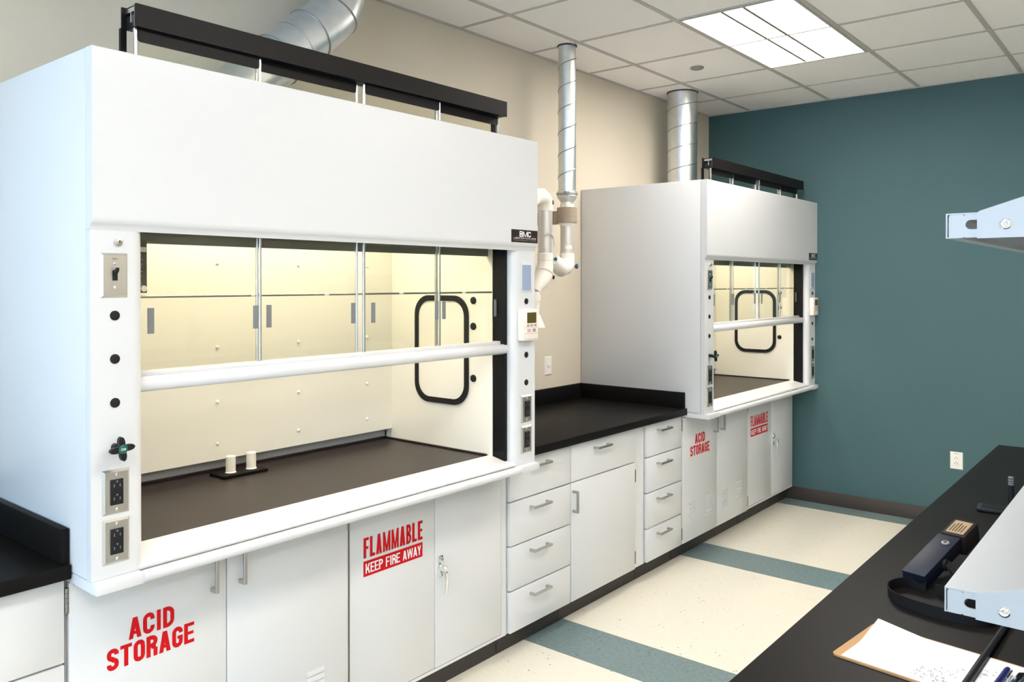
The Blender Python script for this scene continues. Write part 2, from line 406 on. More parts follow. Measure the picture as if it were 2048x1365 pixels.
def make_hood(dy, labels, sign_dz, hy0, hy1):
    Y = lambda y: y+dy
    t = thing('fume_hood', labels['hood'], 'fume hood', (0.44, Y(1.8235), .86))
    P = lambda mb, n, m, par=t, **k: mb.build(n, m, par, **k)
    yl, yr = Y(.912), Y(2.735)
    # shell
    P(box(0.004, .836, yl, yl+.018, .889, 2.241, bev=.002), 'side_panel', 'white_hood')
    P(box(0.004, .836, yr-.018, yr, .889, 2.241, bev=.002), 'side_panel', 'white_hood')
    prof = [(.8385, 1.782)]+[(.862, 1.779)]+arc(.852, 1.812, .025, -55, 0, 6)+[(.877, 2.239), (.875, 2.241), (.8385, 2.241)]
    P(MB().prism(prof, 'y', yl, yr), 'front_panel', 'white_hood')
    P(box(.004, .725, yl+.018, yr-.018, 2.185, 2.195), 'roof', 'white_hood', smooth=False)
    P(box(.004, .012, yl+.018, yr-.018, .93, 2.185), 'back_panel', 'liner_grey', smooth=False)
    # corner posts with services
    pl = [(.805, yl+.019), (.8385, yl+.019), (.8385, yl), (.862, yl)]+arc(.832, Y(1.052)-.030, .030, 0, 90, 8)+[(.805, Y(1.052))]
    postL = P(MB().prism(pl, 'z', .888, 1.781), 'corner_post', 'white_hood')
    pr = [(.805, Y(2.600))]+arc(.832, Y(2.600)+.030, .030, 270, 360, 8)+[(.862, yr), (.8385, yr), (.8385, yr-.019), (.805, yr-.019)]
    postR = P(MB().prism(pr, 'z', .888, 1.781), 'corner_post', 'white_hood')
    for s, (a, b) in enumerate(((yl, Y(1.036)), (Y(2.605), yr))):
        P(box(.70, .890, a, b, .858, .8872, bev=.003), 'end_cap', 'white_hood')
    xf = .862
    # left post: lock, switch, plugs, valve, two receptacles
    P(MB().lathe((xf, Y(.982), 1.751), (1, 0, 0), [(0, .011), (.004, .011), (.005, .009), (.009, .009), (.010, .006), (.010, 0)], 20), 'key_lock', 'steel', postL)
    P(box(xf+.0095, xf+.0108, Y(.982)-.0012, Y(.982)+.0012, 1.747, 1.755), 'keyway', 'black', postL, smooth=False)
    wall_plate(xf, Y(.971), 1.664, .070, .115, postL, 'steel', 'switch_plate')
    for dz in (.030, -.030):
        mb = MB(); fascia_screw(mb, xf+.006, Y(.971), 1.664+dz); P(mb, 'plate_screw', 'chrome', postL)
    P(MB().box(xf+.0055, xf+.009, Y(.971)-.006, Y(.971)+.006, 1.651, 1.677).prism([(xf+.008, 1.664), (xf+.022, 1.676), (xf+.022, 1.684), (xf+.008, 1.676)], 'y', Y(.971)-.004, Y(.971)+.004), 'toggle', 'black', postL, smooth=False)
    lettering('switch_lettering', 'TYPE 2', xf+.0062, Y(.964), Y(.979), 1.704, 1.7085, 'cab_dark', postL, .14)
    for z in (1.561, 1.449, 1.336):
        P(MB().lathe((xf, Y(.973), z), (1, 0, 0), [(0, .0125), (.002, .0125), (.003, .011), (.003, 0)], 24), 'hole_plug', 'rubber', postL)
    vy, vz = Y(.972), 1.222
    P(MB().cyl((xf, vy, vz), (xf+.020, vy, vz), .010).cyl((xf+.018, vy, vz), (xf+.036, vy, vz), .007), 'valve_stem', 'black', postL)
    kb = MB(); pts = []
    for k in range(32):
        a = 2*PI*k/32; c4 = abs(math.cos(2*a)); rr = .011+.021*c4**2.2
        pts.append((vy+rr*math.cos(a+.12), vz+rr*math.sin(a+.12)))
    kb.prism(pts, 'x', xf+.034, xf+.046)
    kn = P(kb, 'valve_knob', 'black', postL)
    P(MB().lathe((xf+.046, vy, vz), (1, 0, 0), [(-.001, .0115), (.002, .0115), (.003, .010), (.003, 0)], 24), 'green_index', 'green_cap', postL)
    lettering('valve_lettering', 'CW', xf+.0492, vy-.006, vy+.006, vz-.003, vz+.003, 'decal_white', postL, .17)
    def receptacle(yc, zc, post):
        wall_plate(xf, yc, zc, .070, .115, post, 'steel')
        P(box(xf+.005, xf+.009, yc-.0165, yc+.0165, zc-.033, zc+.033, bev=.0015), 'receptacle', 'black', post)
        m2 = MB()
        for s in (1, -1):
            m2.box(xf+.0086, xf+.0092, yc-.0085, yc-.0065, zc+s*.017-.004, zc+s*.017+.004)
            m2.box(xf+.0086, xf+.0092, yc+.0065, yc+.0085, zc+s*.017-.004, zc+s*.017+.004)
            m2.cyl((xf+.0086, yc, zc+s*.017+.010), (xf+.0092, yc, zc+s*.017+.010), .0024, n=10)
        P(m2, 'socket_slot', 'pull_grey', post, smooth=False)
        for dz in (.045, -.045):
            m3 = MB(); fascia_screw(m3, xf+.006, yc, zc+dz); P(m3, 'plate_screw', 'chrome', post)
    for zc in (1.107, .980): receptacle(Y(.974), zc, postL)
    # right post: recessed window, plugs, monitor, receptacles
    P(box(xf-.001, xf+.0025, Y(2.640), Y(2.712), 1.606, 1.727, bev=.001), 'window_bezel', 'white_hood', postR)
    P(box(xf+.001, xf+.003, Y(2.647), Y(2.706), 1.614, 1.720), 'indicator_window', 'window_blue', postR, smooth=False)
    for z in (1.568, 1.344, 1.228):
        P(MB().lathe((xf, Y(2.677), z), (1, 0, 0), [(0, .0125), (.002, .0125), (.003, .011), (.003, 0)], 24), 'hole_plug', 'rubber', postR)
    for zc in (1.118, .990): receptacle(Y(2.676), zc, postR)
    mo = P(box(xf, xf+.030, Y(2.618), Y(2.722), 1.405, 1.535, bev=.005), 'airflow_monitor', 'monitor')
    P(box(xf+.0295, xf+.0315, Y(2.646), Y(2.706), 1.478, 1.522), 'screen', 'lcd', mo, smooth=False)
    for k in range(3): P(box(xf+.0295, xf+.0315, Y(2.645+.024*k), Y(2.659+.024*k), 1.464, 1.472), 'button', 'decal_grey', mo, smooth=False)
    P(box(xf+.0295, xf+.0310, Y(2.648), Y(2.670), 1.441, 1.454), 'alarm_mark', 'pink', mo, smooth=False)
    P(box(xf+.0295, xf+.0310, Y(2.684), Y(2.702), 1.441, 1.454), 'status_mark', 'decal_grey', mo, smooth=False)
    ln = MB()
    for z in (1.459, 1.435, 1.412): ln.box(xf+.0296, xf+.0304, Y(2.628), Y(2.715), z-.0006, z+.0006)
    P(ln, 'panel_line', 'decal_grey', mo, smooth=False)
    # brand plate
    bpz = P(box(.8768, .8785, Y(2.561), Y(2.733), 1.812, 1.864), 'brand_plate', 'brand_brown', smooth=False)
    lettering('brand_lettering', 'BMC', .8790, Y(2.612), Y(2.688), 1.835, 1.858, 'decal_white', bpz, .19)
    lettering('brand_lettering', 'LABORATORY FUME HOODS', .8790, Y(2.573), Y(2.722), 1.8265, 1.8320, 'decal_white', bpz, .15)
    lettering('brand_lettering', 'FUME MEASUREMENT SYSTEMS', .8790, Y(2.573), Y(2.722), 1.8180, 1.8230, 'decal_grey', bpz, .15)
    # interior
    il, ir = Y(1.066), Y(2.581)
    P(box(.10, .757, il-.006, il, .921, 2.15), 'side_liner', 'liner', smooth=False)
    sl = P(box(.10, .757, ir, ir+.006, .921, 2.15), 'side_liner', 'liner', smooth=False)
    P(box(.10, .735, il, ir, 2.15, 2.156), 'top_liner', 'liner', smooth=False)
    P(box(.085, .09, il, ir, .921, 2.15), 'rear_liner', 'liner_grey', smooth=False)
    for side, ys in ((0, il), (1, ir)):
        P(box(.757, .822, (ys-.019 if side == 0 else ys+.003), (ys-.010 if side == 0 else ys+.019), .905, 1.84), 'sash_track', 'dark_track', smooth=False)
        P(box(.757, .805, (Y(1.03) if side == 0 else ys+.019), (ys-.019 if side == 0 else Y(2.617)), .905, 1.84), 'track_filler', 'white_hood', smooth=False)
    P(box(.722, .734, il, ir, 1.756, 2.15), 'inner_header', 'pocket_shade_grey', smooth=False)
    bf = P(box(.130, .140, il, ir-.0005, .968, 2.15), 'baffle', 'liner', smooth=False)
    for yy in (1.34, 1.69, 2.06, 2.43):
        for zz in (1.03, 1.19, 1.40, 1.72):
            P(MB().lathe((.139, Y(yy), zz), (1, 0, 0), [(0, .008), (.004, .007), (.007, .003), (.007, 0)], 10), 'baffle_screw', 'liner', bf)
    P(box(.30, .50, Y(1.25), Y(2.40), 2.140, 2.1495), 'lamp_lens', 'hood_lens', smooth=False)
    # access panel gasket and ports on the right liner, and mirrored on the left
    for side, yy in ((-1, ir), (1, il)):
        o1 = rrect(.300, .625, 1.115, 1.590, .085); i1 = rrect(.322, .603, 1.139, 1.566, .067)
        g = MB(); a0, a1 = yy, yy+side*.008
        rings = [[g.bm.verts.new((p[0], a, p[1])) for p in pl_] for pl_, a in ((o1, a0), (o1, a1), (i1, a1), (i1, a0))]
        g.skin(rings, closed=True); P(g, 'access_gasket', 'rubber')
        P(MB().prism(i1, 'y', yy, yy+side*.003), 'access_panel', 'liner')
        for z in (1.570, 1.460, 1.238):
            P(MB().lathe((.652, yy, z), (0, side, 0), [(0, .0155), (.004, .0155), (.006, .012), (.006, 0)], 24), 'port_plug', 'rubber')
    # instruction placard hung inside the left of the opening
    pc = P(box(.742, .745, il+.002, Y(1.116), 1.617, 1.764), 'placard', 'placard', smooth=False)
    P(box(.745, .7455, il+.004, Y(1.114), 1.731, 1.745), 'placard_stripe', 'decal_white', pc, smooth=False)
    pm = MB()
    for k in range(14): pm.box(.745, .7456, il+.008, Y(1.098+.010*random.random()), 1.722-.0066*k, 1.7245-.0066*k)
    P(pm, 'placard_print', 'decal_grey', pc, smooth=False)
    P(MB().lathe((.745, Y(1.107), 1.629), (1, 0, 0), [(0, .0085), (.003, .0085), (.004, .006), (.004, 0)], 20), 'placard_button', 'decal_white', pc)
    P(MB().cyl((.752, il-.004, 1.606), (.752, ir+.004, 1.606), .0036, n=10), 'tie_rod', 'hinge_metal')
    for yy in (1.44, 1.72, 2.06, 2.40):
        P(box(.747, .757, Y(yy), Y(yy)+.02, 1.603, 1.611, bev=.002), 'rod_clip', 'decal_white')
    # sash: header, stiles, glazing
    hd = P(MB().box(.803, .811, hy0, hy1, 2.336, 2.398).box(.740, .747, hy0-.008, hy1, 2.340, 2.398).box(.747, .803, hy0+.002, hy1-.002, 2.392, 2.396), 'sash_header', 'bronze', smooth=False)
    P(MB().box(.748, .802, hy0+.001, hy1-.001, 2.380, 2.3915).box(.776, .780, hy0+.001, hy1-.001, 2.352, 2.380)
      .box(.8015, .8028, hy0-.001, hy1-.001, 2.338, 2.397), 'header_channel', 'alu', hd, smooth=False)
    P(MB().box(.748, .776, hy0+.004, hy1-.004, 2.336, 2.372).box(.780, .801, hy0+.004, hy1-.004, 2.336, 2.372), 'roller_track', 'black', hd, smooth=False)
    P(box(.737, .748, hy0-.012, hy0+.004, 1.40, 2.340), 'sash_stile', 'bronze', smooth=False)
    P(box(.737, .760, hy1-.018, hy1-.002, 1.40, 2.336), 'sash_stile', 'bronze', smooth=False)
    bar = P(MB().lathe((.812, il-.030, 1.3705), (0, 1, 0), [(0, .012), (.002, .018), (.006, .0205), (ir+.022-il+.030-.006, .0205), (ir+.022-il+.030-.002, .018), (ir+.022-il+.030, .012)], 28), 'sash_handle', 'white_hood')
    P(MB().box(.766, .800, il-.004, ir+.004, 1.380, 1.4035, bev=.002), 'sash_rail', 'white_hood', bar)
    yb = [hy0+.004, None, None, None, hy1-.006]
    pan = [(Y(1.048), Y(1.452), .790), (Y(1.446), Y(1.846), .773), (Y(1.857), Y(2.236), .790), (Y(2.229), Y(2.600), .773)]
    for k, (a, b, x) in enumerate(pan):
        a, b = max(a, hy0+.003 if k == 0 else a), min(b, hy1-.004 if k == 3 else b)
        gp = P(box(x-.0025, x+.0025, a, b, 1.4036, 2.336), 'glass_panel', 'glass', smooth=False)
        for yy in (a, b-.0075): P(box(x-.005, x+.005, yy, yy+.0075, 1.4036, 2.336, bev=.001, seg=1), 'edge_trim', 'alu', gp)
        P(MB().prism(rrect(a+.008, b-.008, 2.300, 2.345, .010, 4), 'x', x+.003, x+.006), 'panel_top_rail', 'bronze', gp)
        for yy in (a+.034, b-.030):
            if k == 1: yy += .0
            P(box(x+.0026, x+.0050, yy, yy+.019, 1.505, 1.576, bev=.0008, seg=1), 'finger_pull', 'pull_grey', gp)
    # sill and bumper rail
    P(MB().prism([(.738, .909), (.738, .9205), (.742, .9225), (.856, .899), (.860, .894), (.860, .888), (.800, .880)], 'y', Y(1.032), Y(2.611)), 'airfoil_sill', 'white_hood')
    P(MB().cyl((.884, Y(1.034), .8755), (.884, Y(2.607), .8755), .0155, n=24), 'bumper_rail', 'white_hood')
    P(MB().box(.846, .872, Y(1.034), Y(2.607), .868, .880), 'rail_backing', 'liner_grey', smooth=False)
    # work surface
    ws = P(MB().box(.09, .7375, il+.001, ir-.001, .873, .9195), 'work_surface', 'epoxy_hood', smooth=False)
    ws['label'] = 'dark grey dished worktop inside the hood'
    lip = MB().box(.09, .730, ir-.013, ir-.001, .9195, .9265, bev=.002).box(.09, .730, il+.001, il+.013, .9195, .9265, bev=.002).box(.09, .102, il+.013, ir-.013, .9195, .9265)
    P(lip, 'raised_edge', 'epoxy_hood', ws)
    if labels.get('stand'):
        st = thing('pipe_stand', labels['stand'], 'pipe stand', (.15, Y(1.79), .9195))
        P(box(.160, .262, Y(1.645), Y(1.832), .9197, .930, bev=.002), 'base_plate', 'epoxy', st)
        for yy in (1.702, 1.790): P(MB().lathe((.212, Y(yy), .930), (0, 0, 1), [(0, .021), (.004, .018), (.060, .018), (.062, .016), (.062, 0)], 24), 'pipe_stub', 'arm_white', st)
    return t

make_hood(0.0, dict(hood='large white fume hood in the foreground with raised glass sash, BMC plate', work='dark grey worktop inside the foreground fume hood',
                    stand='black plate with two short white pipes on the foreground hood worktop'), 0, 1.056, 2.613)
make_hood(3.415, dict(hood='white fume hood standing in the corner against the teal wall', work='dark grey worktop inside the far fume hood by the teal wall'), .025, 4.545, 6.050)

# ================================================================== BASE CABINETS
def bar_pull(parent, x, y0, y1, z0, z1, vertical=False):
    """square bar pull on two posts; spans y0..y1 or z0..z1"""
    mb = MB(); s = .0055
    if vertical:
        y = (y0+y1)/2
        mb.box(x+.024, x+.034, y-s, y+s, z0, z1, bev=.0012, seg=1)
        for z in (z0+.006, z1-.006): mb.box(x, x+.025, y-s, y+s, z-.006, z+.006)
    else:
        z = (z0+z1)/2
        mb.box(x+.024, x+.034, y0, y1, z-s, z+s, bev=.0012, seg=1)
        for y in (y0+.006, y1-.006): mb.box(x, x+.025, y-.006, y+.006, z-s, z+s)
    return mb.build('handle', 'nickel', parent)
def hinge(parent, x, y, z0, z1):
    mb = MB(); n = 5
    for k in range(n):
        a = z0+(z1-z0)*k/n; mb.cyl((x, y, a+.0004), (x, y, a+(z1-z0)/n-.0004), .0058, n=12)
    return mb.build('hinge', 'hinge_metal', parent)
XB = 0.70
def carcass(t, y0, y1, xface=XB, top=.872):
    box(.02, xface, y0, y1, .103, top, bev=.0015, seg=1).build('carcass', 'cab', t)
    box(.05, .645, y0, y1 if y1 < 6 else YT-.009, .0, .1028).build('toe_kick', 'kick', t, smooth=False)
def drawer_unit(label, y0, y1, hy=None, rows=((.108, .288), (.294, .484), (.490, .680), (.686, .866)), group=None, hz=None):
    t = thing('base_cabinet', label, 'cabinet', (.36, (y0+y1)/2, 0), group); carcass(t, y0+.0015, y1-.0015)
    for k, (a, b) in enumerate(rows):
        d = box(XB+.001, XB+.021, y0+.004, y1-.004, a, b, bev=.002).build('drawer', 'cab', t)
        yc = (y0+y1)/2 if hy is None else hy
        z = b-.042
        bar_pull(d, XB+.021, yc-.066, yc+.066, z, z)
    return t
def louver_col(door, y0, y1):
    for k in range(6):
        z = .330-.0225*k
        mb = MB(); prof = [(XB+.0205, z-.009), (XB+.0205, z+.006), (XB+.0265, z-.006), (XB+.0265, z-.009)]
        mb.prism(prof, 'y', y0, y1); mb.build('louver', 'cab', door)
def acid_unit(label, dy, sdz):
    Y = lambda y: y+dy; y0, y1, ym = Y(.912), Y(1.848), Y(1.375)
    t = thing('acid_cabinet', label, 'cabinet', (.36, (y0+y1)/2, 0)); carcass(t, y0+.0015, y1-.0015, top=.856)
    d1 = box(XB+.001, XB+.021, y0+.004, ym-.0015, .108, .852, bev=.002).build('door', 'cab', t)
    d2 = box(XB+.001, XB+.021, ym+.0015, y1-.004, .108, .852, bev=.002).build('door', 'cab', t)
    bar_pull(d1, XB+.021, Y(1.326), Y(1.326), .712, .818, True); bar_pull(d2, XB+.021, Y(1.421), Y(1.421), .712, .818, True)
    for z0 in (.135, .775):
        hinge(d1, XB+.018, y0-.001, z0, z0+.066); hinge(d2, XB+.018, y1-.0005, z0, z0+.066)
    x = XB+.0218
    lettering('lettering', 'ACID', x, Y(1.073), Y(1.206), .649+sdz, .708+sdz, 'red', d1, .20)
    lettering('lettering', 'STORAGE', x, Y(1.013), Y(1.268), .580+sdz, .640+sdz, 'red', d1, .20)
    for a in (1.005, 1.228): louver_col(d1, Y(a), Y(a+.070))
    for a in (1.455, 1.672): louver_col(d2, Y(a), Y(a+.070))
    return t
def flam_unit(label, dy, sdz):
    Y = lambda y: y+dy; y0, y1 = Y(1.850), Y(2.735 if dy < 1 else 2.706); ym = Y(2.293)
    t = thing('flammables_cabinet', label, 'cabinet', (.36, (y0+y1)/2, 0)); carcass(t, y0+.0015, y1-.0015, xface=XB-.012, top=.856)
    # face frame
    f = MB().box(XB-.012, XB+.004, y0+.0015, Y(1.862), .103, .856).box(XB-.012, XB+.004, Y(2.702), y1-.0015, .103, .856)
    f.box(XB-.012, XB+.004, Y(1.862), Y(2.702), .103, .116).box(XB-.012, XB+.004, Y(1.862), Y(2.702), .848, .856)
    f.build('face_frame', 'cab', t, smooth=False)
    d1 = box(XB-.012, XB+.005, Y(1.866), ym-.0012, .119, .846, bev=.0015).build('door', 'cab', t)
    d2 = box(XB-.012, XB+.007, ym+.0012, Y(2.698), .119, .846, bev=.0015).build('door', 'cab', t)
    ph = MB(); 
    for k in range(34): ph.cyl((XB+.005, Y(1.8635), .122+.0212*k), (XB+.005, Y(1.8635), .1415+.0212*k), .0030, n=8)
    ph.build('piano_hinge', 'hinge_metal', d1)
    x = XB+.0056
    ya, yb = Y(1.930), Y(2.226)
    lettering('lettering', 'FLAMMABLE', x, ya, yb, .648+sdz, .722+sdz, 'red', d1, .19)
    br = box(x-.0008, x, ya, yb, .581+sdz, .637+sdz).build('sign_band', 'red', d1, smooth=False)
    lettering('lettering', 'KEEP FIRE AWAY', x+.0006, ya+.009, yb-.009, .591+sdz, .627+sdz, 'decal_white', d1, .16)
    # locking lever handle
    hy, hz, hx = Y(2.322), .520, XB+.007
    b = MB().box(hx, hx+.006, hy-.013, hy+.013, hz-.045, hz+.040, bev=.004).lathe((hx+.006, hy, hz+.022), (1, 0, 0), [(0, .009), (.006, .009), (.008, .006), (.008, 0)], 16)
    b.lathe((hx+.006, hy, hz-.008), (1, 0, 0), [(0, .012), (.028, .011), (.031, .008), (.031, 0)], 20)
    b.build('lock_body', 'chrome', d2)
    MB().tube([(hx+.026, hy, hz-.008), (hx+.030, hy+.004, hz-.03), (hx+.030, hy+.008, hz-.06), (hx+.026, hy+.010, hz-.09), (hx+.020, hy+.009, hz-.118)], [.009, .0085, .007, .006, .0045], 12).build('lever', 'chrome', d2)
    return t
acid_unit('acid cabinet with red ACID STORAGE lettering under the foreground fume hood', 0.0, 0.0)
flam_unit('white cabinet with red FLAMMABLE sign under the foreground fume hood', 0.0, 0.0)
acid_unit('acid cabinet with red ACID STORAGE lettering under the far fume hood', 3.415, .026)
flam_unit('white cabinet with red FLAMMABLE sign beside the teal wall', 3.415, .008)
drawer_unit('white four-drawer cabinet directly right of the foreground flammables cabinet', 2.737, 3.200, hy=2.945)
drawer_unit('white four-drawer cabinet next to the far acid cabinet', 3.914, 4.322, hy=4.09)
# door and drawer unit between the two drawer stacks
t = thing('base_cabinet', 'white cabinet with one drawer above one wide door, between drawer stacks', 'cabinet', (.36, 3.5, 0))
carcass(t, 3.2015, 3.803)
d = box(XB+.001, XB+.021, 3.204, 3.799, .686, .866, bev=.002).build('drawer', 'cab', t); bar_pull(d, XB+.021, 3.392, 3.524, .824, .824)
d = box(XB+.001, XB+.021, 3.204, 3.793, .108, .680, bev=.002).build('door', 'cab', t); bar_pull(d, XB+.021, 3.216, 3.216, .540, .646, True)
for z0 in (.135, .575): hinge(d, XB+.017, 3.800, z0, z0+.066)
t = thing('filler_panel', 'plain white filler strip between the door cabinet and far drawers', 'panel', (.69, 3.86, 0))
box(XB-.02, XB+.004, 3.8045, 3.912, .103, .872).build('panel', 'cab', t, smooth=False)
box(.62, .645, 3.8045, 3.912, 0, .1028).build('toe_kick', 'kick', t, smooth=False)
# cabinets left of the near hood
drawer_unit('white drawer cabinet at the left edge below the black counter', .300, .9085, rows=((.108, .372), (.378, .640), (.646, .866)))
drawer_unit('white drawer cabinet beyond the left edge, nearest the window', -.310, .299, rows=((.108, .372), (.378, .640), (.646, .866)))

# ================================================================== COUNTERS
def counter(label, y0, y1, left_splash, right_splash):
    t = thing('countertop', label, 'countertop', (.38, (y0+y1)/2, .873))
    box(.0, .755, y0, y1, .8735, .912, bev=.003).build('slab', 'epoxy', t)
    box(.0, .019, y0, y1, .912, 1.004, bev=.002).build('back_splash', 'epoxy', t)
    if left_splash: box(.019, .742, y0, y0+.019, .912, 1.004, bev=.002).build('side_splash', 'epoxy', t)
    if right_splash: box(.019, .742, y1-.020, y1, .912, 1.004, bev=.002).build('side_splash', 'epoxy', t)
counter('black countertop with side splash between the two fume hoods', 2.737, 4.325, True, True)
counter('black countertop with side splash at the left edge of the picture', -.32, .909, False, True)

# ================================================================== DUCTS
def spiral_duct(label, cx, cy, z0, z1, r, pitch, tilt=0.0):
    t = thing('spiral_duct', label, 'duct', (cx, cy, z0))
    MB().cyl((cx, cy, z0), (cx, cy, z1), r, n=40).build('pipe', 'galv', t)
    n = int((z1-z0)/pitch*28); path = []
    for k in range(n+1):
        a = 2*PI*k/28; z = z0+pitch*k/28
        path.append((cx+r*math.cos(a), cy+r*math.sin(a), z))
    MB().tube(path, .0034, 6).build('spiral_seam', 'galv_seam', t)
    MB().lathe((cx, cy, z1-.003), (0, 0, 1), [(-.004, r+.001), (-.004, r+.006), (.004, r+.006), (.004, r+.001)], 40).build('ceiling_gap', 'cab_dark', t)
    return t
spiral_duct('wide galvanised spiral duct rising from the far fume hood to the ceiling', .225, 5.27, 2.196, ZC+.003, .104, .145)
spiral_duct('slim galvanised spiral duct dropping from the ceiling to the extraction arm', .26, 3.812, 2.168, ZC+.003, .0505, .125)
t = thing('duct_elbow', 'galvanised metal duct with elbow behind the foreground hood header', 'duct', (.25, 1.62, 2.195))
rD = .103
MB().lathe((.25, 1.60, 2.1955), (0, 0, 1), [(0, rD+.03), (.003, rD+.03), (.004, rD+.004), (.05, rD+.003), (.05, rD)], 40).build('collar', 'galv', t)
path = [(1.60, 2.20), (1.60, 2.25), (1.645, 2.305), (1.72, 2.375), (1.80, 2.445), (1.88, 2.515), (1.96, 2.585), (2.035, 2.648), (2.10, 2.70), (2.155, 2.762), (2.188, 2.835), (2.20, 2.92), (2.20, 3.003)]
MB().tube([(.25, a, b) for a, b in path[:7]], rD, 40).build('pipe', 'galv', t, angle=.9)
MB().tube([(.25, a, b) for a, b in path[6:]], rD+.002, 40).build('elbow', 'galv', t, angle=.9)
for k in (5, 7, 9, 11):
    p = Vector((.25,)+path[k]); dn = (Vector((.25,)+path[k+1])-Vector((.25,)+path[k-1])).normalized()
    MB().lathe(p-dn*.004, dn, [(0, rD+.001), (.002, rD+.006), (.006, rD+.006), (.008, rD+.001)], 40).build('seam_ring', 'galv_seam', t)

# ================================================================== EXTRACTION ARM
t = thing('extraction_arm', 'white jointed extraction arm with blue knobs hanging between the hoods', 'extraction arm', (.26, 3.812, 1.6))
ax, ay = .26, 3.812
MB().lathe((ax, ay, 2.168), (0, 0, -1), [(0, .052), (.002, .059), (.012, .060), (.016, .056), (.028, .059), (.036, .056), (.062, .037), (.075, .037)], 32).build('reducer', 'galv', t)
cl = MB().lathe((ax, ay, 2.152), (0, 0, 1), [(-.005, .0595), (-.005, .0615), (.005, .0615), (.005, .0595)], 32); cl.box(ax+.030, ax+.052, ay-.075, ay-.045, 2.147, 2.160); cl.build('clamp', 'galv_seam', t)
MB().lathe((ax, ay, 2.094), (0, 0, -1), [(0, .040), (.018, .040), (.018, .044), (.020, .044)], 32).build('upper_flange', 'arm_white', t)
MB().lathe((ax, ay, 2.075), (0, 0, -1), [(0, .0575), (.045, .0575), (.0455, .0585), (.051, .0585), (.0515, .0575), (.084, .0575), (.088, .054), (.088, 0)], 36).build('motor_housing', 'taupe', t)
box(.0, .235, 3.775, 3.85, 1.985, 2.057, bev=.003).build('wall_bracket', 'taupe', t)
MB().lathe((ax, ay, 1.988), (0, 0, -1), [(0, .050), (.004, .050), (.006, .042), (.018, .042), (.018, .039)], 32).build('lower_flange', 'arm_white', t)
MB().cyl((ax, ay, 1.972), (ax, ay, 1.79), .0385, n=32).build('drop_pipe', 'arm_alu', t)
MB().lathe((ax, ay, 1.815), (0, 0, -1), [(0, .0405), (.014, .0405), (.014, .042), (.034, .042), (.036, .040)], 32).build('pipe_collar', 'arm_white', t)
lb = MB()
for k in range(7):
    a0, a1 = -1.25+.16*k, -1.25+.16*(k+1); rr = .0392
    lb.quad(*[(ax+rr*math.cos(a), ay+rr*math.sin(a), z) for a, z in ((a0, 1.838), (a1, 1.838), (a1, 1.858), (a0, 1.858))])
lb.build('maker_label', 'decal_white', t)
ex, ey = .28, 3.578      # second arm position
pth = [(ax, ay, 1.782), (ax, ay-.004, 1.758), (ax+.002, ay-.026, 1.738), (ax+.006, ay-.07, 1.730), (ax+.012, ay-.13, 1.752), (ax+.016, ay-.17, 1.775)]
MB().tube(pth, [.041, .047, .050, .049, .046, .040], 28).build('elbow', 'arm_white', t, angle=1.2)
MB().lathe((ax+.004, ay-.060, 1.731), (.06, -1, .1), [(-.004, .050), (-.003, .0525), (.003, .0525), (.004, .050)], 32).build('elbow_ring', 'monitor', t)
def knob(c, d, r=.014):
    MB().lathe(c, d, [(0, r*.5), (.006, r*.5), (.006, r), (.016, r), (.019, r*.7), (.019, 0)], 20).build('tension_knob', 'blue_knob', t)
knob((ax+.036, ay+.026, 1.740), (.5, .2, .0), .0145)
MB().cyl((ex, ey, 1.80), (ex, ey, 2.055), .0400, n=32).build('arm_tube', 'arm_alu', t)
MB().lathe((ex, ey, 1.765), (0, 0, 1), [(0, .040), (.003, .043), (.040, .043), (.043, .040)], 32).build('joint_collar', 'arm_white', t)
knob((ex+.030, ey+.036, 1.776), (.5, .5, 0), .010)
tp = [(ex, ey, 2.040), (ex, ey, 2.070), (ex+.002, ey-.012, 2.098), (ex+.004, ey-.045, 2.118), (ex+.006, ey-.10, 2.112), (ex+.006, ey-.14, 2.085), (ex+.006, ey-.15, 2.05)]
MB().tube(tp, [.043, .044, .046, .046, .046, .044, .043], 28).build('top_elbow', 'arm_white', t, angle=1.2)
knob((ex+.026, ey+.012, 2.085), (.6, .3, .0), .0135)
bp_ = [(ex, ey, 1.766), (ex, ey-.002, 1.735), (ex+.001, ey-.012, 1.695), (ex+.002, ey-.045, 1.655), (ex+.002, ey-.075, 1.63), (ex+.002, ey-.095, 1.60)]
MB().tube(bp_, [.041, .046, .049, .047, .038, .030], 28).build('lower_elbow', 'arm_white', t, angle=1.2)
MB().lathe((ex+.002, ey-.012, 1.70), (.1, -.5, -.8), [(-.003, .049), (-.002, .0515), (.002, .0515), (.003, .049)], 32).build('elbow_ring', 'monitor', t)
MB().cyl((ex+.035, ey+.024, 1.676), (ex+.041, ey+.030, 1.674), .010, n=16).build('pivot_plug', 'rubber', t)
MB().lathe((ex+.002, ey-.098, 1.598), (0, 0, -1), [(0, .030), (.02, .030), (.02, .034), (.05, .034), (.05, .028), (.12, .026), (.125, .03), (.19, .058), (.193, .058)], 28).build('capture_nozzle', 'arm_white', t)
sp = [(ex+.035, ey-.05, 1.905), (ex+.045, ey-.02, 1.915), (ex+.042, ey+.015, 1.900), (ex+.03, ey+.042, 1.868), (ex+.018, ey+.062, 1.835)]
MB().tube(sp, .004, 8).build('support_spring', 'chrome', t)
MB().prism([(3.642, 1.85), (3.695, 1.765), (3.652, 1.745), (3.636, 1.80)], 'x', .262, .268).build('gusset_plate', 'arm_alu', t, smooth=False)

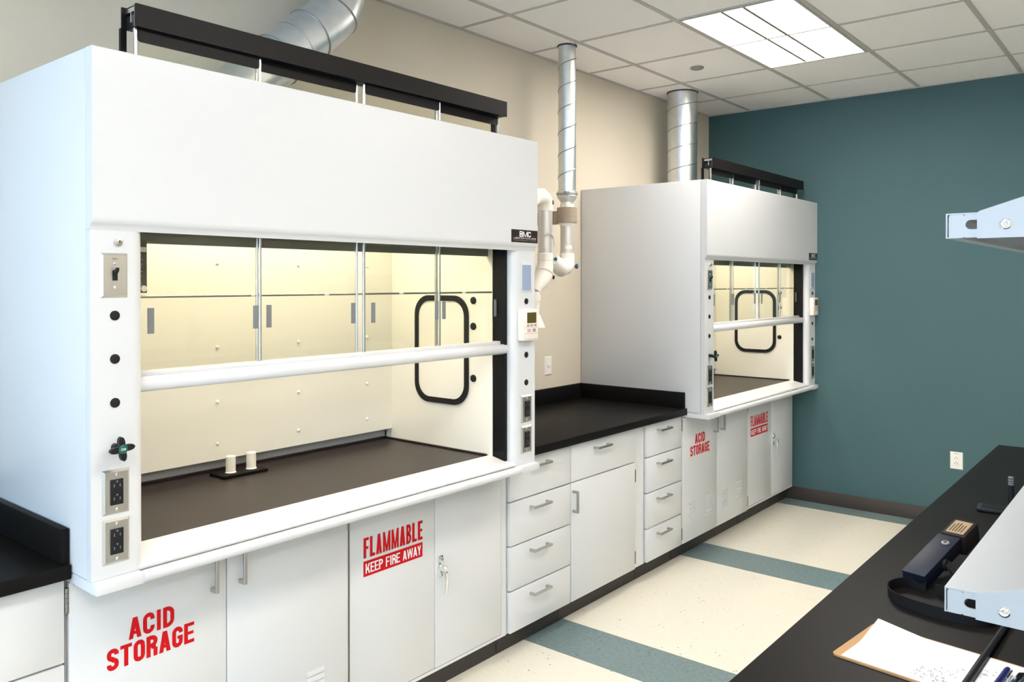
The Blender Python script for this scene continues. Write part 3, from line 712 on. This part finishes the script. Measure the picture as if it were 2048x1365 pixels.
# ================================================================== WALL OUTLETS
t = thing('wall_outlet', 'white switch plate on the beige wall between the two fume hoods', 'wall outlet', (0, 3.977, 1.14))
wall_plate(0.0, 3.977, 1.140, .070, .115, t, 'plate_white', 'cover_plate')
MB().lathe((.006, 3.977, 1.142), (1, 0, 0), [(0, .013), (.004, .013), (.006, .010), (.006, 0)], 20).build('dial', 'plate_white', t)
t = thing('wall_outlet', 'white double socket low on the teal wall above the island end', 'wall outlet', (1.81, YT, .444))
pl_ = MB(); x0, x1, z0, z1 = 1.771, 1.849, .386, .503; b = .005
va = [pl_.bm.verts.new(p) for p in ((x0, YT, z0), (x1, YT, z0), (x1, YT, z1), (x0, YT, z1))]
vb = [pl_.bm.verts.new(p) for p in ((x0+b, YT-.006, z0+b), (x1-b, YT-.006, z0+b), (x1-b, YT-.006, z1-b), (x0+b, YT-.006, z1-b))]
pl_.skin([va, vb]).build('cover_plate', 'plate_white', t, smooth=False)
box(1.793, 1.827, YT-.009, YT-.005, .411, .478, bev=.0015).build('receptacle', 'plate_white', t)
s_ = MB()
for s in (1, -1):
    for dx in (-.0075, .0075): s_.box(1.81+dx-.0013, 1.81+dx+.0013, YT-.0096, YT-.0088, .444+s*.017-.005, .444+s*.017+.005)
    s_.cyl((1.81, YT-.0096, .444+s*.017+.011), (1.81, YT-.0088, .444+s*.017+.011), .0026, n=10)
s_.build('socket_slot', 'cab_dark', t, smooth=False)
box(1.795, 1.826, YT-.0068, YT-.0058, .4905, .4935).build('plate_mark', 'decal_grey', t, smooth=False)

# ================================================================== ISLAND
IX0, IX1, IY0, IY1 = 2.345, 3.87, .95, 4.238
t = thing('island_countertop', 'long black island worktop on the right with shelves above', 'countertop', ((IX0+IX1)/2, (IY0+IY1)/2, .876))
box(IX0, IX1, IY0, IY1, .882, .914, bev=.003).build('slab', 'epoxy', t)
units = [(.99, 1.79), (1.792, 2.592), (2.594, 3.394), (3.396, 4.20)]
ILAB = ['nearest the camera', 'second from the near end', 'third from the near end', 'nearest the teal wall']
for k, (a, b) in enumerate(units):
    t = thing('island_cabinet', 'white drawer cabinet under the island top, '+ILAB[k], 'cabinet', (3.1, (a+b)/2, 0), 'cabinets under the island')
    box(IX0+.045, IX1-.045, a+.001, b-.001, .103, .8815).build('carcass', 'cab', t, smooth=False)
    box(IX0+.10, IX1-.10, a+.001, b-.001, 0, .1028).build('toe_kick', 'kick', t, smooth=False)
    for (z0, z1) in ((.108, .484), (.490, .680), (.686, .866)):
        for side in (0, 1):
            xa = (IX0+.025, IX0+.0445) if side == 0 else (IX1-.0445, IX1-.025)
            dr = box(xa[0], xa[1], a+.004, b-.004, z0, z1, bev=.002).build('drawer', 'cab', t)
            xh = xa[0]-.034 if side == 0 else xa[1]; yc = (a+b)/2
            h = MB(); xo = (xh, xh+.010) if side == 0 else (xh+.024, xh+.034)
            h.box(xo[0], xo[1], yc-.066, yc+.066, z1-.048, z1-.037)
            for yy in (yc-.06, yc+.06): h.box(min(xa[0]-.025, xa[0]) if side == 0 else xa[1], xa[0] if side == 0 else xa[1]+.025, yy-.006, yy+.006, z1-.048, z1-.037)
            h.build('handle', 'nickel', dr, smooth=False)

# reagent rack: two steel shelves on arms from central uprights
SX0, SX1, SY0, SY1 = 2.739, 3.46, 1.220, 3.85
rk = thing('shelf_rack', 'grey steel two-tier shelf rack standing on the island, right edge', 'shelf rack', (3.1, 2.5, .914))
for y in (1.30, 2.52, 3.74):
    box(3.075, 3.125, y-.025, y+.025, .9142, 1.95, bev=.003).build('upright', 'shelf', rk)
for zt in (1.235, 1.738):
    zb = zt-.0335; th = .002
    sh = MB().box(SX0, SX1, SY0, SY1, zt-th, zt)
    for xa, xb, xc in ((SX0, SX0+th, SX0+.016), (SX1-th, SX1, SX1-.016)):
        sh.box(xa, xb, SY0, SY1, zb, zt-th); sh.box(min(xb, xc), max(xa, xc), SY0+.001, SY1-.001, zb, zb+th)
    sh.box(SX0+th, SX1-th, SY1-th, SY1, zb, zt-th)
    sh = sh.build('shelf_pan', 'shelf', rk, smooth=False)
    # near end flange, with its slot, drawn as plates around the opening
    e = MB(); sx0, sx1, sz = 2.7625, 2.79, (zt+zb)/2+.001; sr = .0062
    ya, yb = SY0, SY0+.0022
    e.prism(rrect(SX0+.0035, 2.7613, zb+.0005, zt-.0022, .003, 4), 'y', ya, yb)
    top = [(2.7613, zt-.0022), (2.7613, sz)] + [(sx0+sr-sr*math.cos(q*PI/10), sz+sr*math.sin(q*PI/10)) for q in range(0, 6)] + [(SX1-.004, sz+sr), (SX1-.004, zt-.0022)]
    bot = [(2.7613, zb+.0005), (2.7613, sz)] + [(sx0+sr-sr*math.cos(q*PI/10), sz-sr*math.sin(q*PI/10)) for q in range(0, 6)] + [(SX1-.004, sz-sr), (SX1-.004, zb+.0005)]
    e.prism(top, 'y', ya, yb); e.prism(bot, 'y', ya, yb)
    e.build('end_flange', 'shelf', sh, smooth=False)
    arm = MB().prism([(2.7765, zb-.0008), (3.06, zb-.0008), (3.06, zb+.125), (2.7790, zt+.0015), (2.7765, zt-.001)], 'y', SY0-.0026, SY0-.0004)
    arm.build('cantilever_arm', 'shelf', sh, smooth=False)
    sc_ = MB().lathe((2.809, SY0-.0026, zt-.0165), (0, -1, 0), [(0, .0072), (.0008, .0072), (.002, .0062), (.0028, .0048), (.0028, .0030), (.0015, .0022), (.0015, 0)], 24)
    sc_.build('bolt', 'chrome', sh)

# ================================================================== THINGS ON THE ISLAND
TZ = .9142
def place(mb, loc, yaw=0, tilt=0):
    return mb.xf(Matrix.Translation(loc) @ Matrix.Rotation(yaw, 4, 'Z') @ Matrix.Rotation(tilt, 4, 'X'))
# clipboard
ang = math.radians(-6.8); L0 = Vector((2.455, 1.632, TZ))
cb = thing('clipboard', 'tan hardboard clipboard holding white paper on the island', 'clipboard', L0)
place(MB().prism(rrect(0, .325, 0, .206, .012, 5), 'z', 0, .0035), L0, ang).build('board', 'hardboard', cb)
pg = MB(); nx, ny = 16, 8; g = []
for i in range(nx+1):
    row = []
    for j in range(ny+1):
        x = .018+.277*i/nx; y = .004+.197*j/ny
        lift = .012*max(0, (1-i/5))*max(0, (j/ny-.45))*2 if i < 5 else 0
        row.append(pg.bm.verts.new((x-lift*.6, y, .0042+lift)))
    g.append(row)
for i in range(nx):
    for j in range(ny): pg.bm.faces.new((g[i][j], g[i+1][j], g[i+1][j+1], g[i][j+1]))
place(pg, L0, ang).build('paper_sheet', 'paper', cb, angle=1.5)
nk = MB()
for k in range(60):
    x = .14+.11*random.random(); y = .02+.12*random.random()*(x-.08)/.16; l = .003+.005*random.random()
    nk.box(x, x+.0007, y, y+l, .00435, .0046); 
    if k % 2: nk.box(x, x+l, y, y+.0007, .00435, .0046)
place(nk, L0, ang).build('handwriting', 'ink', cb, smooth=False)
place(MB().box(.290, .318, .045, .165, .0036, .0075, bev=.0015).cyl((.300, .05, .012), (.300, .16, .012), .006, n=14).prism([(.278, .0046), (.284, .012), (.304, .018), (.304, .016), (.286, .010), (.281, .0044)], 'y', .055, .155), L0, ang).build('clip', 'chrome', cb)
pn = thing('pen', 'dark blue pen lying on the clipboard beside its clip', 'pen', (2.74, 1.70, TZ+.005))
pd0, pd1 = Vector((2.737, 1.758, TZ+.0105)), Vector((2.726, 1.625, TZ+.0105))
MB().tube([pd0, pd0+(pd1-pd0)*.05, pd0+(pd1-pd0)*.9, pd1], [.0046, .0055, .0050, .0012], 14).build('barrel', 'pen_blue', pn)
MB().tube([(2.7445, 1.752, TZ+.012), (2.7415, 1.712, TZ+.012)], .0015, 8).build('pocket_clip', 'chrome', pn)
# airflow probe
pb = thing('probe_rod', 'slim black probe rod lying across the clipboard paper', 'probe', (2.69, 1.8, TZ))
MB().tube([(2.682, 1.47, TZ+.013), (2.694, 1.80, TZ+.0115), (2.703, 2.08, TZ+.0066)], .0064, 14).build('shaft', 'black', pb)
MB().tube([(2.703, 2.075, TZ+.0085), (2.710, 2.24, TZ+.0085)], .0082, 14).build('grip', 'rubber', pb)
# airflow meter
ML = Vector((2.492, 2.118, TZ+.0004)); my, mt_ = math.radians(-11.0), math.radians(14.0)
mt = thing('air_meter', 'dark navy handheld air meter propped on its stand on the island', 'meter', ML)
place(MB().box(-.026, .028, 0.0, .210, .0, .036, bev=.003), ML, my, mt_).build('body', 'navy', mt)
place(MB().box(-.027, .0285, -.001, .208, .033, .0385, bev=.002), ML, my, mt_).build('top_cover', 'navy_top', mt)
place(MB().box(-.022, .036, .212, .300, -.012, .040, bev=.004), ML, my, mt_).build('sensor_block', 'brown_block', mt)
place(MB().box(-.014, .028, .222, .288, .040, .0408), ML, my, mt_).build('rating_label', 'tan_label', mt, smooth=False)
lr = MB()
for k in range(5): lr.box(-.009+.0068*k, -.0068+.0068*k, .230, .262+.016*random.random(), .0408, .0411)
place(lr, ML, my, mt_).build('label_print', 'brown_block', mt, smooth=False)
place(MB().lathe((.008, .166, .0384), (0, 0, 1), [(0, .009), (.003, .009), (.004, .0075), (.004, 0)], 20), ML, my, mt_).build('jack_ring', 'decal_grey', mt)
place(MB().cyl((.008, .166, .0422), (.008, .166, .0428), .0042, n=16), ML, my, mt_).build('jack_hole', 'black', mt)
place(MB().lathe((.028, .105, .016), (1, 0, 0), [(0, .014), (.006, .014), (.008, .010), (.008, 0)], 20), ML, my, mt_).build('pivot', 'rubber', mt)
Mw = Matrix.Translation(ML) @ Matrix.Rotation(my, 4, 'Z') @ Matrix.Rotation(mt_, 4, 'X')
pv = Mw @ Vector((.038, .105, .018)); ft = Vector((pv.x+.055, pv.y-.035, TZ+.004)); dvec = ft-pv; wv = Vector((-dvec.y, dvec.x, 0)).normalized()*.011; nv = dvec.cross(wv).normalized()*.0025
lg = MB(); rgs = []
for q in (pv-dvec*.12, ft): rgs.append([lg.bm.verts.new(q+a_*wv+b_*nv) for a_, b_ in ((1, 1), (1, -1), (-1, -1), (-1, 1))])
lg.skin(rgs).build('stand_leg', 'strap', mt, smooth=False)
# strap: a ribbon standing on edge, looped on the worktop
sp = [(2.52, 2.108), (2.505, 2.112), (2.482, 2.112), (2.462, 2.092), (2.453, 2.056), (2.462, 2.018), (2.488, 1.985), (2.53, 1.965), (2.59, 1.955), (2.65, 1.965), (2.675, 2.00), (2.66, 2.05), (2.60, 2.085), (2.545, 2.10)]
def spline(P, n=6):
    out = []
    for i in range(len(P)-1):
        p0, p1, p2, p3 = P[max(i-1, 0)], P[i], P[i+1], P[min(i+2, len(P)-1)]
        for k in range(n):
            u = k/n; out.append(tuple(0.5*((2*b)+(-a+c)*u+(2*a-5*b+4*c-d)*u*u+(-a+3*b-3*c+d)*u**3) for a, b, c, d in zip(p0, p1, p2, p3)))
    return out+[P[-1]]
SPL = spline(sp); rb = MB(); rings = []
for i, p in enumerate(SPL):
    a = Vector(SPL[max(i-1, 0)]); b = Vector(SPL[min(i+1, len(SPL)-1)]); tn = (b-a).normalized(); nn = Vector((-tn.y, tn.x))*.0011
    lean = .006*math.sin(i*.13)
    rings.append([rb.bm.verts.new((p[0]+s*nn.x+(lean if z > .01 else 0), p[1]+s*nn.y, TZ+z)) for s, z in ((1, .0005), (1, .026), (-1, .026), (-1, .0005))])
rb.skin(rings).build('carry_strap', 'strap', mt, angle=1.0)
# small black device further along the island
dv = thing('handheld_device', 'small black flat device with upright stub on the island worktop', 'device', (2.52, 3.0, TZ))
dM = (2.478, 2.955, TZ)
place(MB().box(0, .10, 0, .075, .0004, .012, bev=.003), dM, math.radians(5)).build('case', 'black', dv)
place(MB().box(.012, .095, .008, .067, .012, .0128), dM, math.radians(5)).build('face', 'dark_track', dv, smooth=False)
ab = MB().lathe((2.560, 3.052, TZ+.010), (0, 0, 1), [(0, .010), (.066, .009), (.068, .007)], 16); ab.build('stub', 'black', dv)
rbs = MB()
for k in range(4): rbs.lathe((2.560, 3.052, TZ+.078+.007*k), (0, 0, 1), [(0, .0065), (.001, .008), (.005, .008), (.006, .0065)], 16)
rbs.build('stub_ribs', 'pull_grey', dv)
